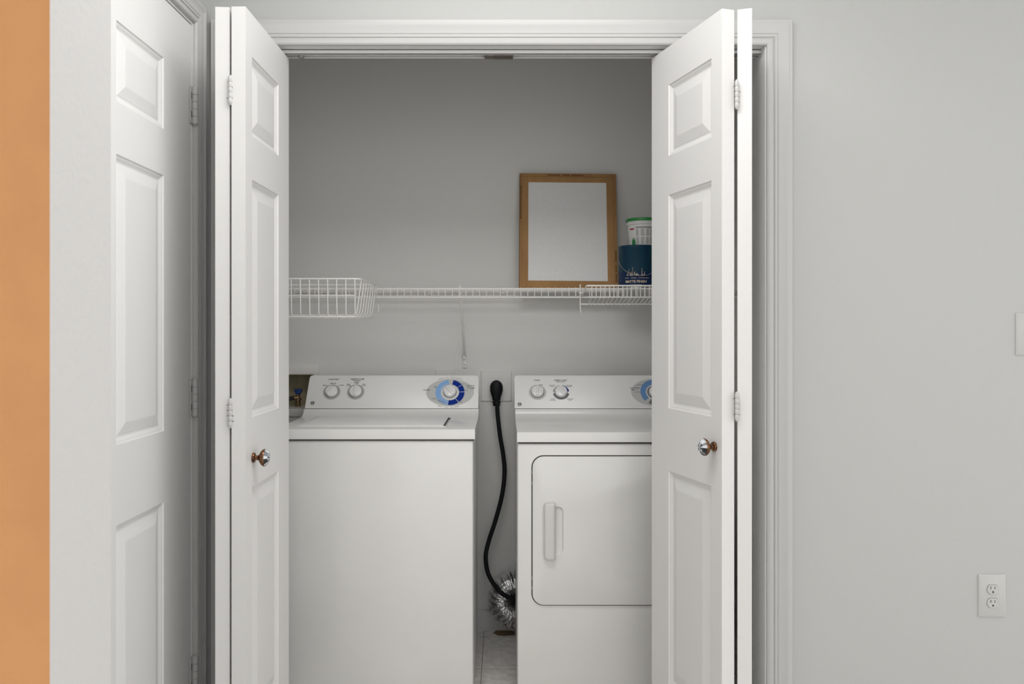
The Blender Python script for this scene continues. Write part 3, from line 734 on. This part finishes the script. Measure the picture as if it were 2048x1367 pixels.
def wrap_rect(b, cx, cy, r0, r1, a0, a1, z0, z1, n=6, lift=.0006):
    for k in range(n):
        q = []
        for (a, z, r) in ((a0 + (a1 - a0) * k / n, z0, r0), (a0 + (a1 - a0) * (k + 1) / n, z0, r0), (a0 + (a1 - a0) * (k + 1) / n, z1, r1), (a0 + (a1 - a0) * k / n, z1, r1)):
            a = R(a); q.append(b.verts.new((cx + (r + lift) * math.sin(a), cy - (r + lift) * math.cos(a), z)))
        b.faces.new(q)
b = B(); wrap_text(b, 'MATTE FINISH', .0132, px_, py_, cr - .0006, -15, TOPS + .0245, wide=1.0, bold=.0003)
for k in range(26):
    if k in (5, 6, 13, 14): continue
    a = -50 + k * 2.9; wrap_rect(b, px_, py_, cr, cr, a, a + 1.9, TOPS + .0375, TOPS + .0395, 1, -.0002)
for k in range(12): wrap_rect(b, px_, py_, cr, cr, -34 + k * 3.2, -34 + k * 3.2 + 2, TOPS + .0115, TOPS + .0135, 1, -.0002)
part('label_lettering', b, 'gold', pc, smooth=None, label='pale MATTE FINISH lettering')
b = B(); random.seed(3)                                      # city skyline glints on the label picture
for k in range(44):
    a = random.choice([random.gauss(-34, 6), random.gauss(-20, 6), random.gauss(6, 5), random.uniform(-42, 16)]); h = abs(random.gauss(0, .006)) + .002; ww = random.uniform(.5, 1.5)
    wrap_rect(b, px_, py_, cr, cr, a, a + ww, TOPS + .047, TOPS + .047 + h, 1, -.0002)
for a, h in ((-37, .022), (-25, .03), (3, .026)): wrap_rect(b, px_, py_, cr, cr, a, a + .7, TOPS + .05, TOPS + .05 + h, 1, -.0002)
part('label_picture', b, 'gold', pc, smooth=None)
b = B(); hp = []
for k in range(25):
    a = -86 + 172 * k / 24; hp.append((px_ + (cr + .004) * math.sin(R(a)), py_ - (cr + .004) * math.cos(R(a)), TOPS + .046 + .072 * (abs(a) / 86) ** 2.0))
tube(b, hp, .0013, 8); ha = part('bail_handle', b, 'steel', pc)
for sgn in (-1, 1):
    b = B(); lathe(b, [(.008, 0), (.008, .002), (.003, .003), (.003, .006)], Matrix.Translation((px_ + sgn * (cr - .001), py_, TOPS + .116)) @ Matrix.Rotation(R(90) * sgn, 4, 'Y'), 16); part('handle_lug', b, 'chip', pc)

tz = TOPS + ch + .0012; tx, ty = px_ + .020, py_ + .004
tb = empty('plastic_tub', (tx, ty, tz)); tag(tb, 'round white plastic tub with a green lid standing on top of the paint can', 'tub')
T1 = Matrix.Translation((tx, ty, tz)); TH = .100
b = B(); lathe(b, [(.050, 0), (.052, .001), (.0585, .080), (.0625, .081), (.0625, .088), (.061, .089), (.0615, .097)], T1, 56); part('tub_body', b, 'tub', tb)
b = B(); lathe(b, [(.0632, .093), (.0645, .094), (.0645, .101), (.0635, .1045), (.058, .1055), (.056, .1035), (.01, .1035)], T1, 56); part('lid', b, 'green', tb)
def tr_(z): return .052 + (.0585 - .052) * (z - .001) / .079
def tub_rect(b, a0, a1, z0, z1, n=2, lift=.0005): wrap_rect(b, tx, ty, tr_(z0), tr_(z1), a0, a1, tz + z0, tz + z1, n, lift)
b = B(); tub_rect(b, -38, 62, .064, .072, 14); part('label_band', b, 'palegrey', tb, smooth=None)
b = B(); random.seed(5)
for c0 in (-36, -17, 4, 20, 36):
    for r_ in range(15):
        if r_ == 7: continue
        z = .006 + r_ * .0038; L = 13.5 if c0 == -17 else 12
        a = c0
        while a < c0 + L - 2:
            w_ = random.uniform(1.4, 3.8); a1 = min(a + w_, c0 + L); tub_rect(b, a, a1, z, z + .0019, 1, .0005); a = a1 + .6
for k in range(22): tub_rect(b, -36 + k * 4, -36 + k * 4 + 3, .066, .0695, 1, .0008)
part('label_print', b, 'greyprint', tb, smooth=None)
b = B(); tub_rect(b, -66, -45, .060, .066, 4, .0007); part('red_mark', b, 'redprint', tb, smooth=None, label='small dark red mark')
b = B()
for k in range(7): tub_rect(b, -58 + k * 2.6, -55.6 + k * 2.6, .002, .016 + [.004, .012, .006, .016, .009, .011, .003][k], 1, .0007)
part('green_mark', b, 'greenprint', tb, smooth=None, label='green plant picture')

# ------------------------------------------------------------------ washer outlet box in the back wall
ob = empty('washer_outlet_box', ((bx0 + bx1) / 2, YC, .87)); tag(ob, 'recessed washer supply box with a yellowed interior and pale frame behind the washer', 'outlet box')
b = B(); y1 = YC + .09
t = .003
box(b, bx0 + .0005, bx1 - .0005, y1 - t, y1, bz0 + .0005, bz1 - .0005)
box(b, bx0 + .0005, bx0 + t, YC, y1 - t, bz0 + .0005, bz1 - .0005); box(b, bx1 - t, bx1 - .0005, YC, y1 - t, bz0 + .0005, bz1 - .0005)
box(b, bx0 + t, bx1 - t, YC, y1 - t, bz0 + .0005, bz0 + t); box(b, bx0 + t, bx1 - t, YC, y1 - t, bz1 - t, bz1 - .0005)
part('box_liner', b, 'tan', ob)
b = B(); fx0, fx1, fz0, fz1 = bx0 - .02, -.754, .872, 1.084; yf = YC - .008
box(b, fx0, fx1, yf, YC - .0002, bz1, fz1, .0015); box(b, fx0, fx1, yf, YC - .0002, fz0, bz0, .0015)
box(b, fx0, bx0, yf, YC - .0002, bz0, bz1, .001); box(b, bx1, fx1, yf, YC - .0002, bz0, bz1, .001)
part('box_frame', b, 'boxframe', ob)
vx, vy = (596.5 - VX) * 3.31 / F, 3.31
b = B()
lathe(b, [(.012, .0), (.012, .008), (.009, .010), (.009, .026), (.013, .027), (.013, .035), (.007, .037), (.007, .056), (.004, .058), (.004, .064)], Matrix.Translation((vx, vy, bz0 + .004)), 16)
tube(b, [(vx, vy, bz0 + .040), (vx - .028, vy - .006, bz0 + .040)], .009, 12)
vl = part('valve', b, 'brass', ob)
b = B(); box(b, vx - .015, vx + .015, vy - .010, vy + .010, bz0 + .062, bz0 + .078, .004, 2); box(b, vx - .010, vx + .010, vy - .012, vy + .012, bz0 + .055, bz0 + .066, .003)
part('valve_handle', b, 'blue', vl, label='blue valve handle')
b = B(); box(b, bx0 + .003, bx1 - .003, YC + .002, y1 - .004, bz0 + .003, bz0 + .0045); part('box_base', b, 'boxframe', ob)
b = B(); tube(b, spline([(vx - .020, vy - .008, bz0 + .041), (vx - .036, vy - .03, bz0 + .034), (vx - .048, vy - .052, bz0 + .008), (vx - .052, vy - .062, bz0 - .04), (vx - .052, vy - .064, .70), (vx - .045, vy - .07, .45)], 8), .0085, 14)
hs = tag(solo('supply_hose', b, 'hose'), 'dark grey rubber hose from the blue-handled valve down behind the washer', 'hose')

# ------------------------------------------------------------------ wall plates
def plate(bm, x0, x1, z0, z1, y, th=.0055, bev=.004): 
    t = bmesh.new(); o_ = [(x0, z0), (x1, z0), (x1, z1), (x0, z1)]; i_ = [(x0 + bev, z0 + bev), (x1 - bev, z0 + bev), (x1 - bev, z1 - bev), (x0 + bev, z1 - bev)]
    rs = [[t.verts.new((a, yy, c)) for a, c in oo] for oo, yy in ((o_, y), (o_, y - th * .45), (i_, y - th))]
    for A, D in ((rs[0], rs[1]), (rs[1], rs[2])):
        for k in range(4): t.faces.new((A[k], A[(k + 1) % 4], D[(k + 1) % 4], D[k]))
    t.faces.new(rs[2]); t.faces.new(rs[0][::-1]); merge(bm, t)
# dryer receptacle
rc = empty('dryer_outlet', (-.027, YC, .934)); tag(rc, 'large square grey-painted outlet plate holding the black plug', 'power outlet')
b = B(); plate(b, -.0905, .0352, .934, 1.0565, YC, .006, .002); part('cover_plate', b, 'closet', rc)
b = B(); lathe(b, [(.030, 0), (.030, .003), (.028, .004)], Matrix.Translation((-.0265, YC - .006, .990)) @ Matrix.Rotation(R(90), 4, 'X'), 32); part('receptacle', b, 'closet', rc)
# power cord
b = B()
yc = [3.235, 3.225, 3.222, 3.22, 3.215, 3.205, 3.19, 3.175, 3.16, 3.145, 3.135, 3.130, 3.130]
pts = [(994.5, 806), (995.5, 830), (1000, 870), (1006.5, 910), (1009, 945), (1004, 990), (991, 1040), (978, 1080), (971.5, 1112), (976, 1145), (991, 1172), (1010, 1190), (1036, 1199)]
yy = [3.215, 3.215, 3.215, 3.215, 3.212, 3.205, 3.19, 3.17, 3.15, 3.135, 3.128, 3.125, 3.130]
tube(b, spline([P(a, c_, y) for (a, c_), y in zip(pts, yy)] + [Vector((.085, 3.131, .19)), Vector((.12, 3.131, .24))], 8), .0088, 14)
pcd = empty('power_cord', (-.025, 3.22, .60)); tag(pcd, 'thick black power cord hanging in the gap between the washer and dryer', 'power cord')
part('cable', b, 'rubber', pcd)
b = B()
# plug: rounded head against the receptacle, tapering to a ribbed strain relief
t = bmesh.new(); rings = []
ol = [(.942, .0165, .0130), (.952, .0170, .0135), (.964, .0215, .017), (.980, .0258, .020), (.998, .0262, .021), (1.010, .0225, .020), (1.018, .0155, .016), (1.0225, .007, .009)]
for z, hw, hd in ol: rings.append([t.verts.new((-.0268 + hw * math.cos(2 * PI * k / 24), 3.238 + (hd * math.sin(2 * PI * k / 24)), z)) for k in range(24)])
for i in range(len(rings) - 1):
    for k in range(24): t.faces.new((rings[i][k], rings[i][(k + 1) % 24], rings[i + 1][(k + 1) % 24], rings[i + 1][k]))
t.faces.new(rings[0]); t.faces.new(rings[-1]); merge(b, t)
box(b, -.046, -.008, 3.250, 3.2695, .968, 1.012, .006)
lathe(b, [(.011, 0), (.0155, .001), (.0155, .006), (.0135, .007), (.0135, .010), (.0165, .011), (.0165, .018), (.014, .019), (.014, .024)], Matrix.Translation((-.0262, 3.225, .9205)), 20)
part('plug', b, 'rubber', pcd)
# hidden-behind-washer blank plate
b = B(); plate(b, (870.5 - VX) / 488 * 1.0, (908 - VX) / 488, .95, 1.066, YC, .004, .002)
tag(solo('blank_wall_plate', b, 'closet'), 'painted-over wall plate peeking above the washer console', 'wall plate')
# duplex outlet on the front wall
ox, oz = 1.4165, .4565
du = empty('duplex_outlet', (ox, YW, oz - .0615)); tag(du, 'white duplex power outlet low on the wall at the right', 'power outlet')
b = B(); plate(b, ox - .0395, ox + .0395, oz - .0615, oz + .0615, YW, .006, .006); part('cover_plate', b, 'plateplastic', du)
for dz in (.0195, -.0195):
    b = B(); t = bmesh.new(); o_ = []
    for k in range(40):
        a = 2 * PI * k / 40; o_.append((ox + .0165 * math.cos(a), oz + dz + max(-.0135, min(.0135, .0165 * math.sin(a)))))
    slab_xz(b, o_, YW - .0078, YW - .004, bev=.0006); rcp = part('receptacle', b, 'plateplastic', du)
    b = B(); ring = [( (x - ox) * 1.06 + ox, (z - oz - dz) * 1.06 + oz + dz) for x, z in o_]; slab_xz(b, ring, YW - .0063, YW - .004); part('receptacle_gap', b, 'greyprint', rcp)
    b = B(); box(b, ox - .0075, ox - .0055, YW - .0081, YW - .006, oz + dz + .001, oz + dz + .009); box(b, ox + .0045, ox + .0063, YW - .0081, YW - .006, oz + dz + .001, oz + dz + .0085)
    slab_xz(b, rrect(ox - .0026, ox + .0026, oz + dz - .0098, oz + dz - .0045, .0022, 4), YW - .0081, YW - .006); part('slots', b, 'black', rcp)
b = B(); lathe(b, [(.003, 0), (.0025, .001)], Matrix.Translation((ox, YW - .006, oz)) @ Matrix.Rotation(R(90), 4, 'X'), 14); part('screw', b, 'plateplastic', du)
# light switch, mostly past the right edge of the view
lx, lz = 1.5255, 1.2135
lsw = empty('light_switch', (lx, YW, lz - .061)); tag(lsw, 'white light switch plate cut off by the right edge of the picture', 'light switch')
b = B(); plate(b, lx - .0395, lx + .0395, lz - .061, lz + .061, YW, .006, .005); part('cover_plate', b, 'plateplastic', lsw)
b = B(); box(b, lx - .005, lx + .005, YW - .016, YW - .006, lz - .008, lz + .011, .0015); part('toggle', b, 'plateplastic', lsw)

# ------------------------------------------------------------------ foil vent duct
b = B(); pts = []; rad = []; N = 150
cxd, czd, rc_ = .060, .1440, .068
ctrl = []
ctrl.append(Vector((.22, 3.214, czd + rc_ + .012)))
for k in range(13):
    a = R(90 + 15 * k); ctrl.append(Vector((cxd + rc_ * math.cos(a) * .98, 3.214, czd + rc_ * math.sin(a))))
ctrl.append(Vector((.22, 3.214, czd - rc_ - .006)))
sp = spline(ctrl, 7)
dist = 0; last = sp[0]; random.seed(11)
L = [0]
for i in range(1, len(sp)): L.append(L[-1] + (sp[i] - sp[i - 1]).length)
for i, p in enumerate(sp):
    rad.append(.0490 + .0055 * math.sin(L[i] / .0165 * 2 * PI))
t = bmesh.new(); tube(t, sp, rad, 44)
for v in t.verts:
    v.co += Vector((random.uniform(-1, 1), random.uniform(-1, 1), random.uniform(-1, 1))) * .0007
    v.co.z = max(v.co.z, .0015)
    v.co.y = min(v.co.y, 3.2655)
merge(b, t)
dc = tag(solo('vent_duct', b, 'foil', smooth=60), 'crumpled silver foil dryer vent duct bent on the floor behind the dryer', 'vent duct')
